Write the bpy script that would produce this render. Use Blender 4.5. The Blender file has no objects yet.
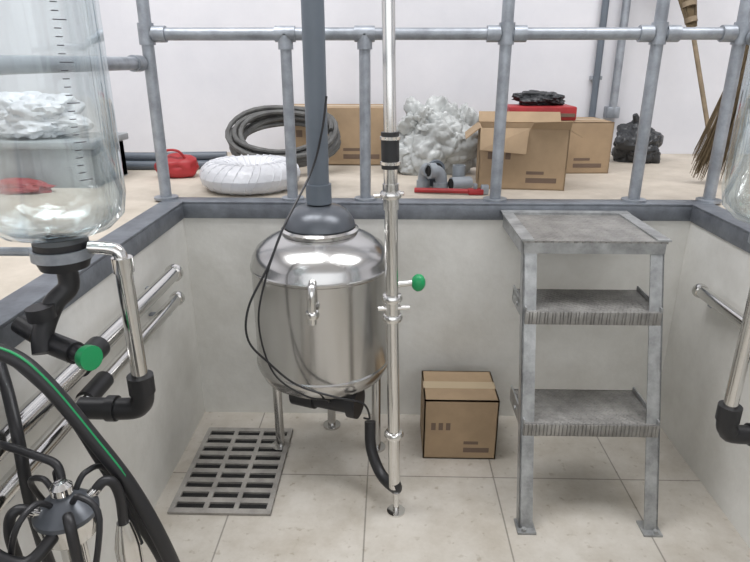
import bpy, bmesh, math, random
from mathutils import Vector, Matrix, noise
random.seed(7)
V=Vector
# ------------------------------------------------------------ materials
def mk(name,col,rough=.5,metal=0.,bump=0.,bscale=20.,var=0.,vscale=4.,col2=None,coat=0.,spec=None):
    m=bpy.data.materials.new(name); m.use_nodes=True
    nt=m.node_tree; N=nt.nodes; L=nt.links
    b=N['Principled BSDF']; b.inputs['Roughness'].default_value=rough
    b.inputs['Metallic'].default_value=metal
    b.inputs['Coat Weight'].default_value=coat
    if spec is not None: b.inputs['Specular IOR Level'].default_value=spec
    tc=N.new('ShaderNodeTexCoord')
    c2=col2 if col2 else tuple(c*(1-var) for c in col)
    if var>0 or col2:
        n=N.new('ShaderNodeTexNoise'); n.inputs['Scale'].default_value=vscale; n.inputs['Detail'].default_value=6
        n.inputs['Roughness'].default_value=.65
        r=N.new('ShaderNodeValToRGB'); r.color_ramp.elements[0].position=.35; r.color_ramp.elements[1].position=.65
        r.color_ramp.elements[0].color=(*c2,1); r.color_ramp.elements[1].color=(*col,1)
        L.new(tc.outputs['Object'],n.inputs['Vector']); L.new(n.outputs['Fac'],r.inputs['Fac']); L.new(r.outputs['Color'],b.inputs['Base Color'])
    else:
        b.inputs['Base Color'].default_value=(*col,1)
    if bump>0:
        n=N.new('ShaderNodeTexNoise'); n.inputs['Scale'].default_value=bscale; n.inputs['Detail'].default_value=4
        bp=N.new('ShaderNodeBump'); bp.inputs['Strength'].default_value=bump; bp.inputs['Distance'].default_value=.01
        L.new(tc.outputs['Object'],n.inputs['Vector']); L.new(n.outputs['Fac'],bp.inputs['Height']); L.new(bp.outputs['Normal'],b.inputs['Normal'])
    return m
def tile_mat():
    m=bpy.data.materials.new('pit_tiles'); m.use_nodes=True
    nt=m.node_tree; N=nt.nodes; L=nt.links; b=N['Principled BSDF']
    tc=N.new('ShaderNodeTexCoord'); mp=N.new('ShaderNodeMapping'); mp.inputs['Location'].default_value=(.07,.02,0)
    br=N.new('ShaderNodeTexBrick'); br.offset=0; br.inputs['Scale'].default_value=1
    br.inputs['Brick Width'].default_value=.45; br.inputs['Row Height'].default_value=.45
    br.inputs['Mortar Size'].default_value=.003; br.inputs['Mortar Smooth'].default_value=.3
    br.inputs['Color1'].default_value=(.56,.53,.475,1); br.inputs['Color2'].default_value=(.60,.565,.51,1)
    br.inputs['Mortar'].default_value=(.30,.28,.25,1)
    n=N.new('ShaderNodeTexNoise'); n.inputs['Scale'].default_value=5; n.inputs['Detail'].default_value=8; n.inputs['Roughness'].default_value=.7
    r=N.new('ShaderNodeValToRGB'); r.color_ramp.elements[0].position=.3; r.color_ramp.elements[1].position=.62
    r.color_ramp.elements[0].color=(.68,.64,.58,1); r.color_ramp.elements[1].color=(1,1,1,1)
    n2=N.new('ShaderNodeTexNoise'); n2.inputs['Scale'].default_value=38; n2.inputs['Detail'].default_value=3
    r2=N.new('ShaderNodeValToRGB'); r2.color_ramp.elements[0].position=.62; r2.color_ramp.elements[1].position=.72
    r2.color_ramp.elements[0].color=(1,1,1,1); r2.color_ramp.elements[1].color=(.68,.64,.58,1)
    mx=N.new('ShaderNodeMix'); mx.data_type='RGBA'; mx.blend_type='MULTIPLY'; mx.inputs[0].default_value=.8
    mx2=N.new('ShaderNodeMix'); mx2.data_type='RGBA'; mx2.blend_type='MULTIPLY'; mx2.inputs[0].default_value=.7
    L.new(tc.outputs['Object'],mp.inputs['Vector']); L.new(mp.outputs['Vector'],br.inputs['Vector'])
    L.new(tc.outputs['Object'],n.inputs['Vector']); L.new(n.outputs['Fac'],r.inputs['Fac'])
    L.new(tc.outputs['Object'],n2.inputs['Vector']); L.new(n2.outputs['Fac'],r2.inputs['Fac'])
    L.new(br.outputs['Color'],mx.inputs[6]); L.new(r.outputs['Color'],mx.inputs[7]); L.new(mx.outputs[2],mx2.inputs[6]); L.new(r2.outputs['Color'],mx2.inputs[7])
    L.new(mx2.outputs[2],b.inputs['Base Color'])
    b.inputs['Roughness'].default_value=.38
    return m
def tread_mat():
    m=mk('diamond_plate',(.40,.39,.37),.5,.5,var=.4,vscale=12)
    nt=m.node_tree; N=nt.nodes; L=nt.links; b=N['Principled BSDF']
    tc=N.new('ShaderNodeTexCoord'); mp=N.new('ShaderNodeMapping'); mp.inputs['Rotation'].default_value=(0,0,.785)
    br=N.new('ShaderNodeTexBrick'); br.inputs['Scale'].default_value=1; br.inputs['Brick Width'].default_value=.034; br.inputs['Row Height'].default_value=.017
    br.inputs['Mortar Size'].default_value=.005; br.inputs['Mortar Smooth'].default_value=.5
    bp=N.new('ShaderNodeBump'); bp.invert=True; bp.inputs['Strength'].default_value=1; bp.inputs['Distance'].default_value=.006
    L.new(tc.outputs['Object'],mp.inputs['Vector']); L.new(mp.outputs['Vector'],br.inputs['Vector']); L.new(br.outputs['Fac'],bp.inputs['Height']); L.new(bp.outputs['Normal'],b.inputs['Normal'])
    return m
def glass_mat(name,tint,blend,rough=.03):
    m=bpy.data.materials.new(name); m.use_nodes=True
    nt=m.node_tree; N=nt.nodes; L=nt.links
    for n in list(N):
        if n.type=='BSDF_PRINCIPLED': N.remove(n)
    out=[n for n in N if n.type=='OUTPUT_MATERIAL'][0]
    t=N.new('ShaderNodeBsdfTransparent'); t.inputs['Color'].default_value=(*tint,1)
    g=N.new('ShaderNodeBsdfGlossy'); g.inputs['Roughness'].default_value=rough; g.inputs['Color'].default_value=(.85,.9,.92,1)
    lw=N.new('ShaderNodeLayerWeight'); lw.inputs['Blend'].default_value=blend
    mr=N.new('ShaderNodeMapRange'); mr.inputs['To Min'].default_value=.04; mr.inputs['To Max'].default_value=.8
    mx=N.new('ShaderNodeMixShader')
    L.new(lw.outputs['Facing'],mr.inputs['Value']); L.new(mr.outputs['Result'],mx.inputs[0]); L.new(t.outputs[0],mx.inputs[1]); L.new(g.outputs[0],mx.inputs[2]); L.new(mx.outputs[0],out.inputs['Surface'])
    return m
M={}
M['tile']=tile_mat(); M['tread']=tread_mat()
M['pitwall']=mk('pit_wall_paint',(.76,.755,.72),.6,bump=.15,bscale=30,col2=(.62,.61,.57),vscale=3)
M['wall']=mk('plaster_wall',(.72,.72,.75),.75,bump=.1,bscale=15,col2=(.64,.645,.68),vscale=1.5)
M['ceil']=mk('ceiling_paint',(.75,.75,.76),.8)
M['conc']=mk('dusty_concrete',(.60,.54,.46),.75,bump=.2,bscale=25,col2=(.46,.41,.34),vscale=4)
M['rim']=mk('rim_steel',(.21,.23,.255),.5,.3,bump=.15,bscale=40,col2=(.12,.13,.15),vscale=9)
M['galv']=mk('galvanised_pipe',(.38,.41,.45),.42,.5,bump=.08,bscale=60,var=.35,vscale=14)
M['galvstep']=mk('galvanised_angle',(.45,.46,.46),.45,.5,bump=.12,bscale=60,var=.45,vscale=16)
M['chrome']=mk('stainless_steel',(.74,.73,.71),.14,1.)
M['tank']=mk('tank_stainless',(.58,.575,.565),.2,1.,bump=.03,bscale=6)
M['pvc']=mk('pvc_grey',(.13,.155,.185),.4,var=.15,vscale=6)
M['pvcl']=mk('pvc_light_grey',(.30,.33,.36),.4,var=.15)
M['black']=mk('black_rubber',(.018,.018,.02),.42)
M['dark']=mk('painted_hollow_shade',(.01,.01,.01),.9)  # near-black colour standing in for shade inside drain slots and pipe mouths
M['lid']=mk('lid_plastic',(.10,.11,.125),.3,.3)
M['green']=mk('green_plastic',(.01,.30,.10),.35)
M['red']=mk('red_plastic',(.45,.03,.035),.45,var=.35)
M['card']=mk('cardboard',(.40,.285,.175),.8,bump=.1,bscale=10,var=.2,vscale=6)
M['cardd']=mk('cardboard_print',(.16,.11,.08),.8)
M['tape']=mk('packing_tape',(.48,.38,.25),.3)
M['white']=mk('white_plastic_wrap',(.74,.75,.78),.3,bump=.5,bscale=35,var=.12,vscale=10)
M['bag']=mk('plastic_bag_film',(.55,.57,.56),.25,bump=1.,bscale=14,var=.4,vscale=9)
M['bagb']=mk('black_bag_film',(.03,.032,.035),.35,bump=.9,bscale=14)
M['hose']=mk('grey_hose',(.13,.13,.125),.6,var=.4,vscale=20)
M['twig']=mk('broom_twigs',(.17,.125,.07),.85,var=.4,vscale=30)
M['wood']=mk('wooden_stick',(.26,.20,.13),.7,var=.3,vscale=20)
M['foam']=mk('grey_crate',(.36,.38,.39),.7,var=.3,vscale=10)
M['iron']=mk('cast_iron_grate',(.42,.40,.37),.6,.25,bump=.2,bscale=60,var=.35,vscale=15)
M['glass']=glass_mat('jar_glass',(.95,.965,.965),.3)
M['ink']=mk('scale_ink',(.06,.06,.07),.6)
# ------------------------------------------------------------ builder
class B:
    def __init__(s,name): s.name=name; s.bm=bmesh.new(); s.mats=[]
    def mi(s,k):
        if k not in s.mats: s.mats.append(k)
        return s.mats.index(k)
    def box(s,lo,hi,mat,rot=None,pivot=None,bev=0.):
        lo=V(lo);hi=V(hi); c=(lo+hi)/2; d=hi-lo; t=bmesh.new()
        bmesh.ops.create_cube(t,size=1)
        for v in t.verts: v.co=V((v.co.x*d.x,v.co.y*d.y,v.co.z*d.z))
        if bev>0: bmesh.ops.bevel(t,geom=list(t.edges),offset=bev,segments=2,affect='EDGES',profile=.5)
        p=V(pivot) if pivot is not None else c
        for v in t.verts:
            w=v.co+c
            if rot is not None: w=rot@(w-p)+p
            v.co=w
        s.merge(t,mat)
    def merge(s,t,mat):
        i=s.mi(mat); mp={}
        for v in t.verts: mp[v]=s.bm.verts.new(v.co)
        for f in t.faces:
            try:
                g=s.bm.faces.new([mp[v] for v in f.verts]); g.material_index=i; g.smooth=True
            except ValueError: pass
        t.free()
    def tube(s,pts,r,mat,seg=14,sm=0,caps=True):
        pts=[V(p) for p in pts]
        if sm>0 and len(pts)>2:
            o=[]
            for i in range(len(pts)-1):
                p0=pts[max(i-1,0)];p1=pts[i];p2=pts[i+1];p3=pts[min(i+2,len(pts)-1)]
                for k in range(sm):
                    t=k/sm
                    o.append(.5*((2*p1)+(p2-p0)*t+(2*p0-5*p1+4*p2-p3)*t*t+(-p0+3*p1-3*p2+p3)*t**3))
            o.append(pts[-1]); pts=o
        n=len(pts); rs=r if isinstance(r,(list,tuple)) else [r]*n
        if len(rs)!=n: rs=[rs[0]+(rs[-1]-rs[0])*i/(n-1) for i in range(n)]
        i0=s.mi(mat); rings=[]; 
        tan=[]
        for i in range(n):
            a=pts[max(i-1,0)];b=pts[min(i+1,n-1)]
            if 0<i<n-1:
                d=(pts[i]-a).normalized()+(b-pts[i]).normalized()
            else: d=b-a
            tan.append(d.normalized())
        up=V((0,0,1)) if abs(tan[0].z)<.9 else V((1,0,0))
        u=(up-tan[0]*up.dot(tan[0])).normalized()
        for i in range(n):
            u=(u-tan[i]*u.dot(tan[i])).normalized(); w=tan[i].cross(u)
            rings.append([s.bm.verts.new(pts[i]+(u*math.cos(2*math.pi*k/seg)+w*math.sin(2*math.pi*k/seg))*rs[i]) for k in range(seg)])
        for i in range(n-1):
            for k in range(seg):
                f=s.bm.faces.new([rings[i][k],rings[i][(k+1)%seg],rings[i+1][(k+1)%seg],rings[i+1][k]]); f.material_index=i0; f.smooth=True
        if caps:
            for rg in (rings[0][::-1],rings[-1]):
                f=s.bm.faces.new(rg); f.material_index=i0
    def lathe(s,prof,o,mat,seg=40,axis=None):
        o=V(o); R=Matrix.Identity(3)
        if axis is not None: R=V((0,0,1)).rotation_difference(V(axis).normalized()).to_matrix()
        i0=s.mi(mat); rings=[]
        for r,z in prof:
            if r<1e-5: rings.append([s.bm.verts.new(o+R@V((0,0,z)))])
            else: rings.append([s.bm.verts.new(o+R@V((r*math.cos(2*math.pi*k/seg),r*math.sin(2*math.pi*k/seg),z))) for k in range(seg)])
        for a,b in zip(rings,rings[1:]):
            for k in range(seg):
                k2=(k+1)%seg
                if len(a)==1 and len(b)==1: continue
                if len(a)==1: vs=[a[0],b[k2],b[k]]
                elif len(b)==1: vs=[a[k],a[k2],b[0]]
                else: vs=[a[k],a[k2],b[k2],b[k]]
                f=s.bm.faces.new(vs); f.material_index=i0; f.smooth=True
    def blob(s,c,d,mat,amp=.25,fr=1.3,sub=5,flat=True,seed=0):
        t=bmesh.new(); bmesh.ops.create_icosphere(t,subdivisions=sub,radius=1)
        for v in t.verts:
            p=v.co.copy(); q=p*fr+V((seed,seed*2.3,seed*.7))
            k=1-amp*.25+amp*.8*noise.noise(q)+amp*.7*min(abs(noise.noise(q*2.+V((3,1,7)))),.35)+amp*.35*min(abs(noise.noise(q*V((1,1,.4)).length*2.6)),.3)+amp*.05*noise.noise(q*9)
            p=p*k
            if flat: p.z=max(p.z,-.72)
            v.co=V((p.x*d[0],p.y*d[1],p.z*d[2]))+V(c)
        s.merge(t,mat)
    def plate(s,vs,th,mat):
        vs=[V(v) for v in vs]; n=(vs[1]-vs[0]).cross(vs[2]-vs[0]).normalized()*th
        t=bmesh.new(); a=[t.verts.new(v) for v in vs]; b=[t.verts.new(v+n) for v in vs]
        t.faces.new(a[::-1]); t.faces.new(b)
        for i in range(len(a)):
            j=(i+1)%len(a); t.faces.new([a[i],a[j],b[j],b[i]])
        s.merge(t,mat)
    def clamp(s,c,r,mat='chrome',axis=(0,0,1)):
        s.lathe([(r*.9,-.012),(r*1.35,-.010),(r*1.55,-.003),(r*1.55,.003),(r*1.35,.010),(r*.9,.012)],c,mat,24,axis)
    def done(s,ang=35):
        me=bpy.data.meshes.new(s.name); bmesh.ops.recalc_face_normals(s.bm,faces=s.bm.faces)
        s.bm.to_mesh(me); s.bm.free()
        for k in s.mats: me.materials.append(M[k])
        try: me.set_sharp_from_angle(angle=math.radians(ang))
        except Exception: pass
        o=bpy.data.objects.new(s.name,me); bpy.context.scene.collection.objects.link(o); return o
XL,XR,YB,ZF=-.775,1.11,2.18,.90
YF=-3.0; WY=3.5; RX0,RX1=-3.6,4.2; CZ=3.8; WT=.06
def simple(name,lo,hi,mat,bev=0):
    b=B(name); b.box(lo,hi,mat,bev=bev); return b.done()
# ------------------------------------------------------------ room
simple('floor',(XL,YF,-.1),(XR,YB,0),'tile')
simple('wall_pit_back',(XL-WT,YB,-.1),(XR+WT,YB+WT,ZF),'pitwall')
simple('wall_pit_left',(XL-WT,YF,-.1),(XL,YB,ZF),'pitwall')
simple('wall_pit_right',(XR,YF,-.1),(XR+WT,YB,ZF),'pitwall')
simple('wall_pit_front',(XL-WT,YF-WT,-.1),(XR+WT,YF,ZF),'pitwall')
b=B('floor_upper')
b.box((RX0,YF-.12,ZF-.15),(XL-WT,YB+WT,ZF),'conc'); b.box((XR+WT,YF-.12,ZF-.15),(RX1,YB+WT,ZF),'conc')
b.box((RX0,YB+WT,ZF-.15),(RX1,WY,ZF),'conc'); b.done()
simple('wall_far',(RX0,WY,ZF-.15),(RX1,WY+.15,CZ),'wall')
simple('wall_left',(RX0-.15,YF-.12,ZF-.15),(RX0,WY+.15,CZ),'wall')
simple('wall_right',(RX1,YF-.12,ZF-.15),(RX1+.15,WY+.15,CZ),'wall')
simple('ceiling',(RX0-.15,YF-.12,CZ),(RX1+.15,WY+.15,CZ+.1),'ceil')
def rim(name,parts):
    b=B(name)
    for lo,hi in parts: b.box(lo,hi,'rim',bev=.002)
    b.done()
rim('trim_1',[((XL-.075,YB-.008,ZF),(XR+.075,YB+.07,ZF+.008)),((XL,YB-.008,ZF-.055),(XR,YB,ZF))])
rim('trim_2',[((XL-.075,YF,ZF),(XL+.008,YB-.008,ZF+.008)),((XL,YF,ZF-.055),(XL+.008,YB-.008,ZF))])
rim('trim_3',[((XR-.008,YF,ZF),(XR+.075,YB-.008,ZF+.008)),((XR-.008,YF,ZF-.055),(XR,YB-.008,ZF))])
ZT=ZF+.008
# ------------------------------------------------------------ railing
RY=2.225; RZ=1.485; rr=.021
b=B('galvanised_pipe_railing')
for x in (-.846,.395,.909,1.185):
    y=RY
    b.tube([(x,y,ZT),(x,y,2.15)],rr,'galv',18); b.lathe([(rr,.0),(rr*2.1,0),(rr*2.1,.008),(rr,.008)],(x,y,ZT),'galv',20)
    b.tube([(x,y,RZ-.035),(x,y,RZ+.035)],rr*1.3,'galv',18)
    b.tube([(x,y,2.115),(x,y,2.185)],rr*1.3,'galv',18)
for x in (-.364,-.09):
    b.tube([(x,RY,ZT),(x,RY,RZ)],rr*.95,'galv',18); b.lathe([(rr,.0),(rr*2,0),(rr*2,.008),(rr,.008)],(x,RY,ZT),'galv',20)
    b.tube([(x-.035,RY,RZ),(x+.035,RY,RZ)],rr*1.25,'galv',18); b.tube([(x,RY,RZ-.05),(x,RY,RZ)],rr*1.25,'galv',18)
b.tube([(-.846,RY,RZ),(-.09,RY,RZ)],rr,'galv',18); b.tube([(-.09,RY,RZ),(1.185,RY,RZ)],rr*.95,'galv',18)
b.tube([(-.846,RY,2.15),(1.185,RY,2.15)],rr,'galv',18)
for x in (-.80,.35,.44,.865,.955,1.14):
    b.tube([(x-.022,RY,RZ),(x+.022,RY,RZ)],rr*1.3,'galv',18)
b.done()
for x,zz,yj in ((-.87,1.39,1.10),(1.215,1.47,1.30)):
    b=B('galvanised_pipe_railing')
    b.tube([(x,RY-.03,zz),(x,-1.2,zz)],rr,'galv',18); b.tube([(x,RY-.03,zz),(x,RY-.09,zz)],rr*1.3,'galv',18)
    b.tube([(x,RY-.03,2.15),(x,-1.2,2.15)],rr,'galv',18)
    for y in (yj,-.3,-1.2):
        b.tube([(x,y,ZF),(x,y,2.15)],rr,'galv',18)
    b.done()
# ------------------------------------------------------------ tank
tc=(-.227,1.90,0)
b=B('stainless_vacuum_tank')
b.lathe([(0,.315),(.10,.322),(.17,.340),(.215,.372),(.232,.41),(.234,.42),(.234,.425),(.230,.43),(.230,.755),(.234,.760),(.234,.767),(.230,.772),(.226,.795),(.210,.824),(.175,.850),(.14,.866),(.11,.874)],tc,'tank',64)
b.lathe([(.115,.870),(.125,.872),(.127,.884),(.118,.890)],tc,'chrome',48)
b.lathe([(.112,.886),(.116,.895),(.112,.912),(.095,.938),(.07,.955),(.03,.965),(0,.967)],tc,'lid',48)
for a in (.25,2.9,1.57):
    x=tc[0]+.19*math.cos(a);y=tc[1]+.19*math.sin(a)
    b.tube([(x,y,.0),(x,y,.38)],.017,'tank'); b.lathe([(0,0),(.035,0),(.035,.008),(0,.012)],(x,y,0),'tank',20)
b.tube([(-.227,1.675,.775),(-.227,1.645,.765),(-.227,1.635,.73),(-.227,1.635,.66)],.013,'chrome',14,5)
b.clamp((-.227,1.635,.69),.014)
b.tube([(tc[0]-.10,1.86,.30),(tc[0]-.02,1.83,.30)],.05,'black',28); b.tube([(tc[0]-.02,1.83,.30),(tc[0]+.10,1.79,.30)],.042,'black',28); b.tube([(tc[0]+.1,1.79,.30),(tc[0]+.13,1.78,.30)],.055,'black',28)
b.tube([(tc[0],1.9,.34),(tc[0],1.85,.28)],.045,'black',24)
b.done()
b=B('pvc_vacuum_pipe')
b.tube([(-.227,1.90,.968),(-.227,1.90,2.15)],.034,'pvc',28); b.tube([(-.227,1.90,.968),(-.227,1.90,1.03)],.041,'pvc',28)
b.tube([(-.227,1.90,2.14),(-.227,1.93,2.2),(-.227,2.0,2.21),(-.227,2.45,2.21),(-.227,3.5,2.21)],.034,'pvc',24,5)
b.done()
b=B('pvc_riser_pipe')
b.tube([(-.29,2.40,ZF),(-.29,2.40,.95),(-.30,2.45,1.0),(-.30,2.6,1.0)],.03,'pvc',20,4); b.tube([(-.29,2.40,ZF),(-.29,2.40,.93)],.038,'pvc',20)
b.tube([(-.30,2.55,1.0),(-.30,2.60,1.0)],.038,'pvcl',20)
b.done()
b=B('black_power_cable')
b.tube([(-.19,1.86,1.30),(-.205,1.850,1.2),(-.24,1.835,1.08),(-.31,1.70,.94),(-.35,1.65,.84),(-.41,1.61,.72),(-.415,1.60,.62),(-.36,1.61,.54),(-.28,1.62,.46),(-.16,1.64,.405),(-.08,1.68,.36),(-.06,1.72,.28),(-.08,1.75,.26)],.0035,'black',8,8)
b.tube([(-.31,1.70,.94),(-.36,1.64,.80),(-.385,1.62,.66),(-.35,1.62,.50),(-.26,1.64,.41),(-.2,1.70,.36),(-.2,1.78,.30)],.003,'black',8,8)
b.done()
# ------------------------------------------------------------ stainless milk riser
b=B('stainless_milk_riser')
def rx(z): return .022-.03*(z-.2)/1.4
def rp(z): return (rx(z),1.6,z)
b.tube([rp(.10),rp(1.145)],.0185,'chrome',24); b.tube([rp(1.22),rp(2.15)],.0165,'chrome',24)
b.tube([rp(1.13),rp(1.225)],.024,'black',24)
for z in (1.145,1.21): b.lathe([(.0245,-.005),(.027,-.004),(.027,.004),(.0245,.005)],rp(z),'chrome',24)
for z in (1.06,.76,.70,.30): b.clamp(rp(z),.0195)
b.tube([rp(1.02),rp(1.09)],.022,'chrome',24)
b.tube([(rx(1.06)-.045,1.6,1.055),(rx(1.06)+.035,1.59,1.065)],.006,'chrome',12)
b.tube([(rx(.73)-.04,1.59,.73),(rx(.73)+.05,1.59,.735)],.007,'chrome',12)
b.tube([rp(.70),rp(.76)],.023,'chrome',24)
b.tube([(rx(.8),1.6,.80),(.07,1.62,.80)],.009,'chrome',12); b.blob((.085,1.62,.80),(.021,.021,.026),'green',.05,2,3,False)
b.tube([rp(.12),(rx(.1)+.004,1.61,.085),(-.02,1.68,.085),(-.055,1.73,.15),(-.06,1.76,.24)],.019,'black',16,6)
b.tube([(.03,1.6,0),(.03,1.6,.12)],.01,'chrome'); b.lathe([(0,0),(.03,0),(.03,.006),(0,.008)],(.03,1.6,0),'chrome',16)
b.tube([rp(2.12),(rx(2.15),1.64,2.19),(rx(2.15),1.72,2.2),(rx(2.15),2.24,2.2)],.0165,'chrome',20,5)
b.done()
# ------------------------------------------------------------ steps
b=B('galvanised_step_ladder')
x0,x1=.42,.855
def ly(z): return 1.525+(1.81-1.525)*z/.87
for x,sx in ((x0,1),(x1,-1)):
    z0,z1=0.0,.872
    f=lambda xx,yy,z: V((xx,ly(z)+yy,z))
    def prism(xa,xb,ya,yb):
        vs=[f(xa,ya,z0),f(xb,ya,z0),f(xb,yb,z0),f(xa,yb,z0),f(xa,ya,z1),f(xb,ya,z1),f(xb,yb,z1),f(xa,yb,z1)]
        tt=bmesh.new(); q=[tt.verts.new(v) for v in vs]
        for ix in ((0,1,2,3),(4,5,6,7),(0,1,5,4),(1,2,6,5),(2,3,7,6),(3,0,4,7)): tt.faces.new([q[i] for i in ix])
        b.merge(tt,'galvstep')
    prism(x,x+sx*.042,0,.005); prism(x,x+sx*.005,0,.042)
    b.box((min(x,x+sx*.006),1.81,.822),(max(x,x+sx*.006),YB-.012,.868),'galvstep')
    b.box((min(x,x+sx*.04),1.81,.86),(max(x,x+sx*.04),YB-.012,.868),'galvstep')
    b.box((x-.008 if sx>0 else x-.05,1.505,0),(x+.05 if sx>0 else x+.008,1.57,.007),'galvstep')
    b.tube([(x+sx*.012,1.515,.003),(x+sx*.012,1.515,.018)],.008,'galvstep',6)
def tread(z,d,xa,xb,lip):
    y=ly(z)-.012
    b.box((xa,y,z-.006),(xb,y+d,z),'tread',bev=.001); b.box((xa,y-.002,z-lip),(xb,y+.004,z),'tread',bev=.001); b.box((xa,y+d-.005,z-lip*.9),(xb,y+d,z),'tread')
    for xx in (xa,xb-.005):
        b.box((xx,y,z-lip),(xx+.005,y+d,z+.014),'galvstep')
        b.tube([(xx-.004,y+d*.6,z-lip*.5),(xx+.009,y+d*.6,z-lip*.5)],.008,'galvstep',6)
tread(.33,.215,x0+.006,x1-.006,.042); tread(.665,.20,x0+.006,x1-.006,.042)
b.box((x0-.005,1.795,.868),(x1+.005,2.165,.876),'tread'); b.box((x0+.0,1.795,.835),(x1,1.80,.87),'galvstep')
for x in (x0-.012,x1-.028): b.box((x,1.79,.876),(x+.04,2.168,.882),'galvstep')
b.box((x0-.012,2.13,.876),(x1+.012,2.168,.884),'galvstep')
b.done()
# ------------------------------------------------------------ drain grate
b=B('floor_drain_grate')
gx0,gx1,gy0,gy1=-.72,-.38,1.57,2.05
b.box((gx0+.004,gy0+.004,.0005),(gx1-.004,gy1-.004,.002),'dark')  # black sheet paints the shade below the grate slots
zt=.010; nc=3; nr=9; fr=.018
for i in range(nc+1):
    x=gx0+fr+(gx1-gx0-2*fr)*i/nc
    xa=gx0 if i==0 else (x-.008 if i<nc else gx1-fr); xb=gx0+fr if i==0 else (x+.008 if i<nc else gx1)
    b.box((xa,gy0,.002),(xb,gy1,zt),'iron')
for j in range(nr+1):
    y=gy0+fr/2+(gy1-gy0-fr)*j/nr
    b.box((gx0,y-.0115,.002),(gx1,y+.0115,zt-.0005),'iron')
b.done()
# ------------------------------------------------------------ cartons
def carton(name,c,size,ang,top='open',prints=True,z0=ZF):
    b=B(name); R=Matrix.Rotation(math.radians(ang),3,'Z'); c=V((c[0],c[1],z0)); w,d,h=size; th=.005
    def P(x,y,z): return c+R@V((x,y,z))
    def bx(lo,hi,mat='card'):
        lo=V(lo);hi=V(hi); b.box(c+lo,c+hi,mat,rot=R,pivot=c)
    bx((-w/2,-d/2,0),(w/2,d/2,th)); bx((-w/2,-d/2,0),(w/2,-d/2+th,h)); bx((-w/2,d/2-th,0),(w/2,d/2,h))
    bx((-w/2,-d/2,0),(-w/2+th,d/2,h)); bx((w/2-th,-d/2,0),(w/2,d/2,h))
    if top=='open':
        fl=d*.42
        b.plate([P(-w/2,-d/2,h),P(w*.05,-d/2,h),P(w*.02,-d/2-fl*.35,h-fl*.95),P(-w/2,-d/2-fl*.45,h-fl*.8)],.004,'card')
        b.plate([P(w*.06,-d/2,h),P(w/2,-d/2,h),P(w*.5,-d/2-fl*.3,h+fl*.35),P(w*.08,-d/2-fl*.35,h+fl*.3)],.004,'card')
        b.plate([P(-w/2,d/2,h),P(w/2,d/2,h),P(w/2,d/2+fl*.5,h+fl*.4),P(-w/2,d/2+fl*.5,h+fl*.4)],.004,'card')
        b.plate([P(-w/2,-d/2,h),P(-w/2,d/2,h),P(-w/2-fl*.55,d/2,h-fl*.45),P(-w/2-fl*.55,-d/2,h-fl*.45)],.004,'card')
        b.plate([P(w/2,-d/2,h),P(w/2,d/2,h),P(w/2+fl*.5,d/2,h-fl*.3),P(w/2+fl*.5,-d/2,h-fl*.3)],.004,'card')
    else:
        bx((-w/2,-d/2,h-th),(w/2,-.002,h)); bx((-w/2,.002,h-th),(w/2,d/2,h)); bx((-w/2,-.025,h),(w/2,.025,h+.001),'tape')
    if prints:
        bx((w*.05,-d/2-.001,h*.12),(w*.40,-d/2,h*.2),'cardd'); bx((w*.05,-d/2-.001,h*.26),(w*.25,-d/2,h*.31),'cardd')
        for k in range(3): bx((-w*.4+k*w*.1,-d/2-.001,h*.5),(-w*.34+k*w*.1,-d/2,h*.62),'cardd')
    return b.done()
carton('open_cardboard_box',(.55,2.58),(.35,.24,.245),-6)
carton('cardboard_box',(.83,2.97),(.38,.26,.235),3,'tape')
carton('cardboard_box',(-.26,3.20),(.52,.30,.28),0,'tape')
carton('cardboard_box',(.268,1.995),(.27,.22,.25),0,'tape',True,0)
b=B('red_case')
b.box((.55,2.88,1.137),(.86,3.06,1.20),'red',bev=.008); b.box((.56,2.87,1.155),(.85,2.881,1.17),'cardd'); b.tube([(.65,2.875,1.165),(.65,2.855,1.165),(.76,2.855,1.165),(.76,2.875,1.165)],.005,'black',8)
b.done()
b=B('black_plastic_bag'); b.blob((.70,2.99,1.226),(.13,.07,.036),'bagb',.5,1.5,5,True,3); b.done()
b=B('black_plastic_bag'); b.blob((1.29,3.22,.985),(.125,.11,.12),'bagb',.5,1.3,5,True,9); b.tube([(1.28,3.21,1.05),(1.27,3.21,1.10),(1.25,3.2,1.14)],[.03,.012],'bagb',12,4); b.done()
b=B('crumpled_plastic_bag'); b.blob((.23,2.86,1.03),(.18,.10,.18),'bag',.6,1.2,6,True,1); b.blob((.12,2.87,.975),(.13,.1,.11),'bag',.6,1.4,5,True,5); b.blob((.32,2.86,1.07),(.09,.09,.12),'bag',.6,1.4,5,True,8); b.blob((.13,2.85,1.13),(.075,.07,.09),'bag',.7,1.5,5,True,12); b.done()
b=B('pvc_pipe_fittings')
def elbow(c,r,a,m):
    R=Matrix.Rotation(a,3,'Z'); pts=[V((0,0,0)),V((0,0,.05)),V((.02,0,.075)),V((.06,0,.08))]
    c=V(c); q=[c+R@p for p in pts]; b.tube(q,r,m,18,4); b.tube([q[0],q[0]+V((0,0,.03))],r*1.25,m,18); b.tube([q[3]-(R@V((.03,0,0))),q[3]],r*1.25,m,18)
    b.tube([q[3],q[3]+R@V((.002,0,0))],r*.9,'dark',18)  # black disc paints the shade inside the elbow mouth
elbow((.14,2.50,ZF),.022,-1.2,'pvcl'); elbow((.21,2.46,ZF),.025,3.6,'pvcl'); elbow((.19,2.55,ZF),.027,-1.5,'pvc')
b.tube([(.25,2.43,ZF+.028),(.33,2.46,ZF+.028)],.027,'pvcl',20); b.tube([(.248,2.429,ZF+.028),(.25,2.43,ZF+.028)],.022,'dark',20)  # end disc is painted-in shade of the pipe bore
b.lathe([(.028,0),(.034,0),(.034,.03),(.028,.032),(.028,.09),(.022,.09),(.022,0)],(.29,2.52,ZF),'pvcl',24)
b.done()
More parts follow.
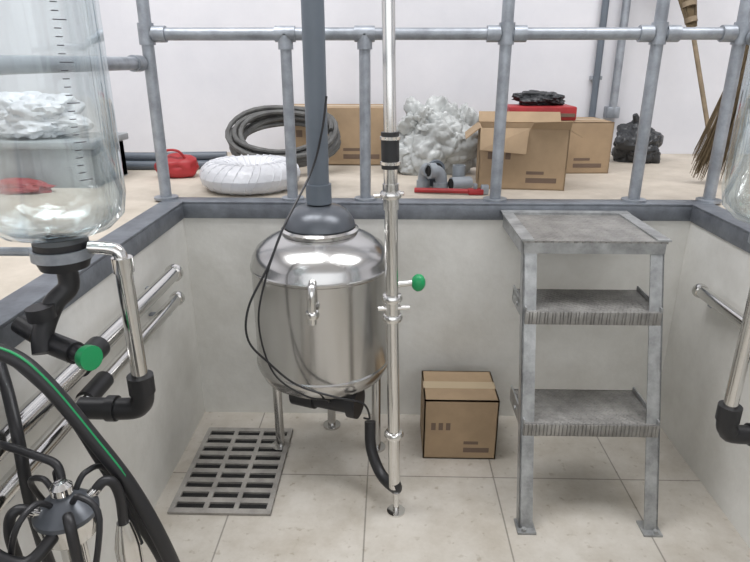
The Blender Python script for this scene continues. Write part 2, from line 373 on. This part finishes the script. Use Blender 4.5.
b=B('red_pipe_wrench')
b.tube([(.10,2.385,ZF+.012),(.31,2.355,ZF+.014)],.010,'red',10); b.box((.31,2.34,ZF+.002),(.37,2.375,ZF+.024),'red',bev=.004); b.box((.36,2.345,ZF+.003),(.39,2.367,ZF+.04),'galv',bev=.003); b.box((.33,2.345,ZF+.024),(.345,2.367,ZF+.045),'galv',bev=.003)
b.done()
b=B('wrapped_hose_coil')
pr=[]; R0,a_,h_=.138,.066,.058
for k in range(17):
    t=2*math.pi*k/16; pr.append((R0+a_*math.cos(t),h_+h_*math.sin(t)*.98))
b.lathe(pr,(-.575,2.47,ZF),'white',60)
for k in range(26):
    a=2*math.pi*k/26+random.uniform(-.05,.05); q=[]
    for j in range(13):
        t=2*math.pi*j/12; q.append(V((-.575,2.47,ZF+.001))+V((math.cos(a+.15*math.sin(t))*(R0+(a_-.001)*math.cos(t)),math.sin(a+.15*math.sin(t))*(R0+(a_-.001)*math.cos(t)),h_+h_*math.sin(t))))
    b.tube(q,.0035,'white',6,0,False)
b.done()
b=B('grey_hose_coil'); q=[]
Rt=Matrix.Rotation(math.radians(30),3,'X')
for k in range(11*28+1):
    a=2*math.pi*k/28; lp=k/28; r=.215+.03*math.sin(lp*2.1)+.012*noise.noise(V((k*.13,0,0))); z=.035*math.cos(lp*2.7)+.016*noise.noise(V((k*.2,5,0)))
    q.append(V((-.50,2.88,ZF+.165))+Rt@V((r*1.05*math.cos(a),r*.8*math.sin(a),z)))
b.tube(q,.0115,'hose',8); b.done()
b=B('dark_hose_bundle')
for dy,dz in ((0,.022),(.045,.022),(.02,.06)):
    b.tube([(-1.55,2.92+dy,ZF+dz),(-1.2,2.90+dy,ZF+dz),(-.98,2.92+dy,ZF+dz),(-.80,2.94+dy,ZF+dz)],.021,'pvc',14,6)
b.done()
b=B('red_tool_bag')
b.blob((-.965,2.72,ZF+.045),(.095,.07,.06),'red',.3,1.3,4,True,4); b.tube([(-1.03,2.70,ZF+.07),(-1.0,2.68,ZF+.12),(-.94,2.68,ZF+.12),(-.91,2.70,ZF+.07)],.006,'red',8,5)
b.done()
b=B('grey_foam_crate')
b.box((-1.72,2.45,ZF),(-1.22,2.50,ZF+.16),'foam',bev=.004); b.box((-1.72,2.72,ZF),(-1.22,2.77,ZF+.16),'foam',bev=.004)
b.box((-1.72,2.45,ZF),(-1.67,2.77,ZF+.16),'foam',bev=.004); b.box((-1.27,2.45,ZF),(-1.22,2.77,ZF+.16),'foam',bev=.004); b.box((-1.72,2.45,ZF),(-1.22,2.77,ZF+.02),'foam'); b.box((-1.74,2.43,ZF+.16),(-1.20,2.79,ZF+.19),'foam',bev=.006)
b.done()
b=B('white_plastic_bag'); b.blob((-1.50,2.6,ZF+.27),(.2,.13,.105),'white',.6,1.4,5,True,2); b.done()
b=B('red_cloth'); b.blob((-1.50,2.36,ZF+.02),(.15,.05,.03),'red',.4,1.6,4,True,6); b.done()
# ------------------------------------------------------------ brooms, conduits
def broom(name,p0,p1,head,n=150,spread=.09):
    b=B(name); p0=V(p0);p1=V(p1); d=p1-p0; ax=d.normalized(); u=ax.cross(V((0,1,0))).normalized(); w=ax.cross(u)
    b.tube([p0,p0+d*(head[0]+.1)],.011,'wood',10)
    s=p0+d*head[0]; e=p0+d*head[1]; 
    for k in range(n):
        a=random.uniform(0,6.283); r=math.sqrt(random.random())
        o=(u*math.cos(a)+w*math.sin(a)*.45)*r
        L=random.uniform(.82,1.0); m=s.lerp(e,.5*L)+o*spread*.55+V((random.uniform(-.006,.006),0,0)); t=s.lerp(e,L)+o*spread
        b.tube([s+o*.022,m,t],[.003,.0028,.001],'twig',4,0)
    for f in (.05,.16): 
        c=s.lerp(e,f); b.tube([c-ax*.012,c+ax*.012],.026+f*.06,'wood',14)
    return b.done()
broom('twig_broom',(1.62,3.05,ZF+.003),(1.33,3.40,2.20),(.50,1.0),170,.12)
broom('twig_broom',(1.44,2.40,2.05),(1.37,2.62,ZF+.015),(.40,1.0),260,.10)
b=B('wall_conduit')
b.tube([(1.12,3.47,ZF),(1.12,3.47,CZ)],.018,'pvc',14)
for z in (1.3,2.2,3.2): b.box((1.09,3.47,z),(1.15,3.5,z+.02),'galv')
b.done()
b=B('wall_conduit')
b.tube([(1.225,3.46,1.13),(1.225,3.46,CZ)],.021,'galv',16); b.box((1.19,3.44,1.10),(1.26,3.5,1.16),'galv',bev=.004); b.done()
# ------------------------------------------------------------ recorder jars
def jar(name,c,zb,zt,sgn,tickang,r=.13):
    b=B(name); x,y=c
    pr=[(.03,zb-.03),(.032,zb-.005),(.06,zb),(r*.75,zb+.012),(r*.94,zb+.035),(r,zb+.075),(r,zt-.07),(r*.94,zt-.03),(r*.7,zt-.008),(.04,zt),(.035,zt+.03)]
    b.lathe(pr,(x,y,0),'glass',64)
    pr2=[(max(a-.006,.02),z+(.006 if z<zb+.05 else (-.006 if z>zt-.05 else 0))) for a,z in pr]
    b.lathe(pr2,(x,y,0),'glass',64)
    b.lathe([(0,zb-.065),(.045,zb-.065),(.05,zb-.05),(.05,zb-.012),(.036,zb-.006)],(x,y,0),'black',32)
    b.lathe([(.036,zt+.0),(.05,zt+.008),(.05,zt+.05),(.03,zt+.06),(0,zt+.06)],(x,y,0),'black',32)
    for k in range(34):
        z=zb+.12+k*(zt-zb-.2)/34; L=.022 if k%5==0 else .011
        a0=tickang; a1=a0+L/r
        q=[V((x+(r+.0008)*math.cos(a0+(a1-a0)*j/4),y+(r+.0008)*math.sin(a0+(a1-a0)*j/4),z)) for j in range(5)]
        b.tube(q,.0009,'ink',5,0)
    for z in (zb-.035,zt+.03):
        b.lathe([(.051,z-.01),(.057,z-.01),(.057,z+.01),(.051,z+.01)],(x,y,0),'galv',28)
        xe=(-.87+.021 if sgn<0 else 1.215-.021)
        b.tube([(x+sgn*.055,y,z),(xe,y,z)],.009,'galv',10)
    return b
b=jar('glass_milk_recorder_jar',(-.635,1.10),1.085,1.72,-1,-.68)
b.tube([(-.635,1.10,1.03),(-.635,1.10,.98),(-.66,1.08,.95),(-.675,1.05,.90),(-.67,1.03,.865)],.020,'black',18,5)
b.tube([(-.675,1.06,.875),(-.60,1.02,.872)],.022,'black',18); b.tube([(-.61,1.025,.873),(-.565,1.00,.872)],.016,'black',18); b.lathe([(0,0),(.022,0),(.024,.006),(.024,.02),(0,.022)],(-.575,1.005,.872),'green',18,(1,-.5,.1))
b.tube([(-.70,1.07,.885),(-.745,1.09,.90)],.019,'black',16); b.tube([(-.67,1.05,.93),(-.672,1.05,.955)],.026,'black',18)
b.done()
b=jar('glass_milk_recorder_jar',(.862,1.30),1.06,1.72,1,-2.2); b.done()
def dropper(name,x,y,zt,zb,xw):
    b=B(name); s=1 if xw>x else -1
    b.tube([(x,y,zt),(x,y,zb)],.0165,'chrome',24); b.tube([(x,y,zb+.07),(x,y,zb+.03),(x+s*.008,y,zb+.006),(x+s*.035,y,zb-.006),(xw,y,zb-.006)],.0235,'black',20,5)
    b.tube([(x,y,zb+.035),(x,y,zb+.075)],.027,'black',20); b.tube([(x+s*.06,y,zb-.006),(x+s*.08,y,zb-.006)],.028,'black',20)
    b.tube([(x,y,zt-.02),(x,y,zt+.01)],.020,'chrome',20)
    b.tube([(x,y,zt),(x+s*.01,y,zt+.025),(x+s*.06,y,zt+.03)],.013,'chrome',16,5)
    b.done()
dropper('jar_drop_pipe',-.52,1.10,1.03,.705,-.66)
dropper('jar_drop_pipe',.83,1.28,.985,.54,1.02)
def mline(name,x,wx,zs,yend,r):
    b=B(name); s=1 if wx>x else -1; wx=wx-s*.002
    for i,z in enumerate(zs):
        rr=r[i]; b.tube([(x,yend,z),(x,-2.5,z)],rr,'chrome',24)
        b.lathe([(0,0),(rr*1.15,0),(rr*1.25,.006),(rr*1.25,.02),(rr,.024)],(x,yend-.022,z),'chrome',24,(0,1,0))
        for y in (.5,-.6,-1.8): b.lathe([(rr,-.012),(rr*1.2,-.012),(rr*1.2,.012),(rr,.012)],(x,y,z),'chrome',24,(0,1,0))
        b.tube([(x,yend-.55,z),(x,yend-.65,z)],rr*1.22,'black',24)
    for y in (yend-.08,yend-.95,-.4,-1.5):
        for z in zs:
            b.box((min(x,wx),y-.010,z-.03),(max(x,wx),y+.010,z-.024),'galv')
    b.done()
mline('stainless_milk_line',-.705,XL,(.745,.655),1.85,(.023,.019))
mline('stainless_milk_line',1.065,XR,(.66,),1.95,(.020,))
# ------------------------------------------------------------ hoses
def shose(name,pts,r):
    b=B(name); b.tube(pts,r,'black',16,8)
    off=V((.45,-.45,.75)).normalized()*(r*.93)
    b.tube([V(p)+off for p in pts],r*.2,'green',6,8); b.done()
shose('striped_rubber_hose',[(-.745,.86,.93),(-.68,.85,.965),(-.61,.85,.955),(-.56,.85,.905),(-.50,.85,.80),(-.445,.85,.69),(-.405,.86,.54),(-.38,.90,.30),(-.35,.95,.10),(-.25,1.0,.018),(-.05,.9,.016)],.0135)
shose('striped_rubber_hose',[(-.745,.95,.90),(-.68,.93,.92),(-.62,.91,.89),(-.56,.90,.82),(-.52,.90,.72),(-.475,.90,.60),(-.44,.92,.45),(-.43,.95,.25),(-.45,1.0,.06),(-.5,1.1,.018),(-.3,1.3,.018)],.0125)
b=B('black_rubber_hose')
b.tube([(-.74,1.0,.86),(-.70,.95,.82),(-.665,.90,.76),(-.655,.88,.68),(-.655,.88,.60),(-.66,.90,.45),(-.66,.95,.2),(-.6,1.0,.02),(-.5,.8,.014)],.011,'black',14,8); b.done()
# ------------------------------------------------------------ milking cluster
b=B('milking_cluster'); cx,cy,cz=-.525,.78,.695
b.lathe([(0,-.045),(.03,-.042),(.042,-.03),(.046,-.005),(.046,.008)],(cx,cy,cz),'chrome',32)
b.lathe([(.046,.006),(.050,.008),(.050,.016),(.044,.022),(.030,.036),(.014,.044),(.012,.050)],(cx,cy,cz),'lid',32)
b.lathe([(.012,.046),(.017,.050),(.017,.062),(.010,.070),(0,.072)],(cx,cy,cz),'chrome',20)
for k in range(4):
    a=.6+k*math.pi/2; d=V((math.cos(a),math.sin(a),0)); c=V((cx,cy,cz))
    b.tube([c+d*.03+V((0,0,.02)),c+d*.052+V((0,0,.036))],.0085,'chrome',12)
    b.tube([c+d*.045+V((0,0,.030)),c+d*.062+V((0,0,.044)),c+d*.076+V((0,0,.034)),c+d*.082+V((0,0,.0)),c+d*.080+V((0,0,-.05))],.0085,'black',14,6)
    p=c+d*.080+V((0,0,-.05))
    b.lathe([(0,0),(.011,0),(.014,-.012),(.018,-.03),(.0215,-.05),(.0225,-.16),(.022,-.175)],p,'chrome',24)
    b.lathe([(.022,-.172),(.027,-.176),(.028,-.20),(.022,-.206),(.012,-.206)],p,'black',24)
    d2=V((math.cos(a+.5),math.sin(a+.5),0))
    b.tube([c+d2*.02+V((0,0,.035)),c+d2*.045+V((0,0,.058)),c+d2*.085+V((0,0,.03)),p+V((0,0,-.06))+d*.022],.005,'black',10,6)
b.tube([(cx,cy-.04,cz+.0),(cx-.03,cy-.08,cz-.02),(cx-.08,cy-.09,cz+.03),(cx-.13,cy-.04,cz+.10),(-.675,.80,.775),(-.68,.83,.76)],.0105,'black',14,7)
b.tube([(cx-.01,cy+.02,cz+.05),(cx-.02,cy+.03,cz+.08),(cx-.06,cy+.04,cz+.09),(-.65,.84,.79),(-.68,.87,.765)],.007,'black',12,7)
b.done()
# ------------------------------------------------------------ lights
def area(name,loc,size,power,col=(1,1,1),rot=(0,0,0)):
    l=bpy.data.lights.new(name,'AREA'); l.shape='RECTANGLE'; l.size,l.size_y=size; l.energy=power; l.color=col
    o=bpy.data.objects.new(name,l); o.location=loc; o.rotation_euler=rot; bpy.context.scene.collection.objects.link(o); return o
area('added_fill_light',(-1.2,1.6,CZ-.06),(2.2,1.2),85,(.98,.98,1))  # unseen area lamps, this and the next, added overhead to brighten the room
area('added_fill_light.001',(1.6,1.6,CZ-.06),(2.2,1.2),70,(.98,.98,1))
w=bpy.data.worlds.new('World'); bpy.context.scene.world=w; w.use_nodes=True
bg=w.node_tree.nodes['Background']; bg.inputs['Color'].default_value=(.95,.97,1,1); bg.inputs['Strength'].default_value=1.6
cd=bpy.data.cameras.new('camera'); cd.lens=28.8; cd.sensor_width=36; cd.clip_start=.02
co=bpy.data.objects.new('camera',cd); co.location=(0,0,1.40); co.rotation_euler=(math.radians(69.8),0,math.radians(1.4))
bpy.context.scene.collection.objects.link(co); bpy.context.scene.camera=co
bpy.context.scene.view_settings.view_transform='Standard'
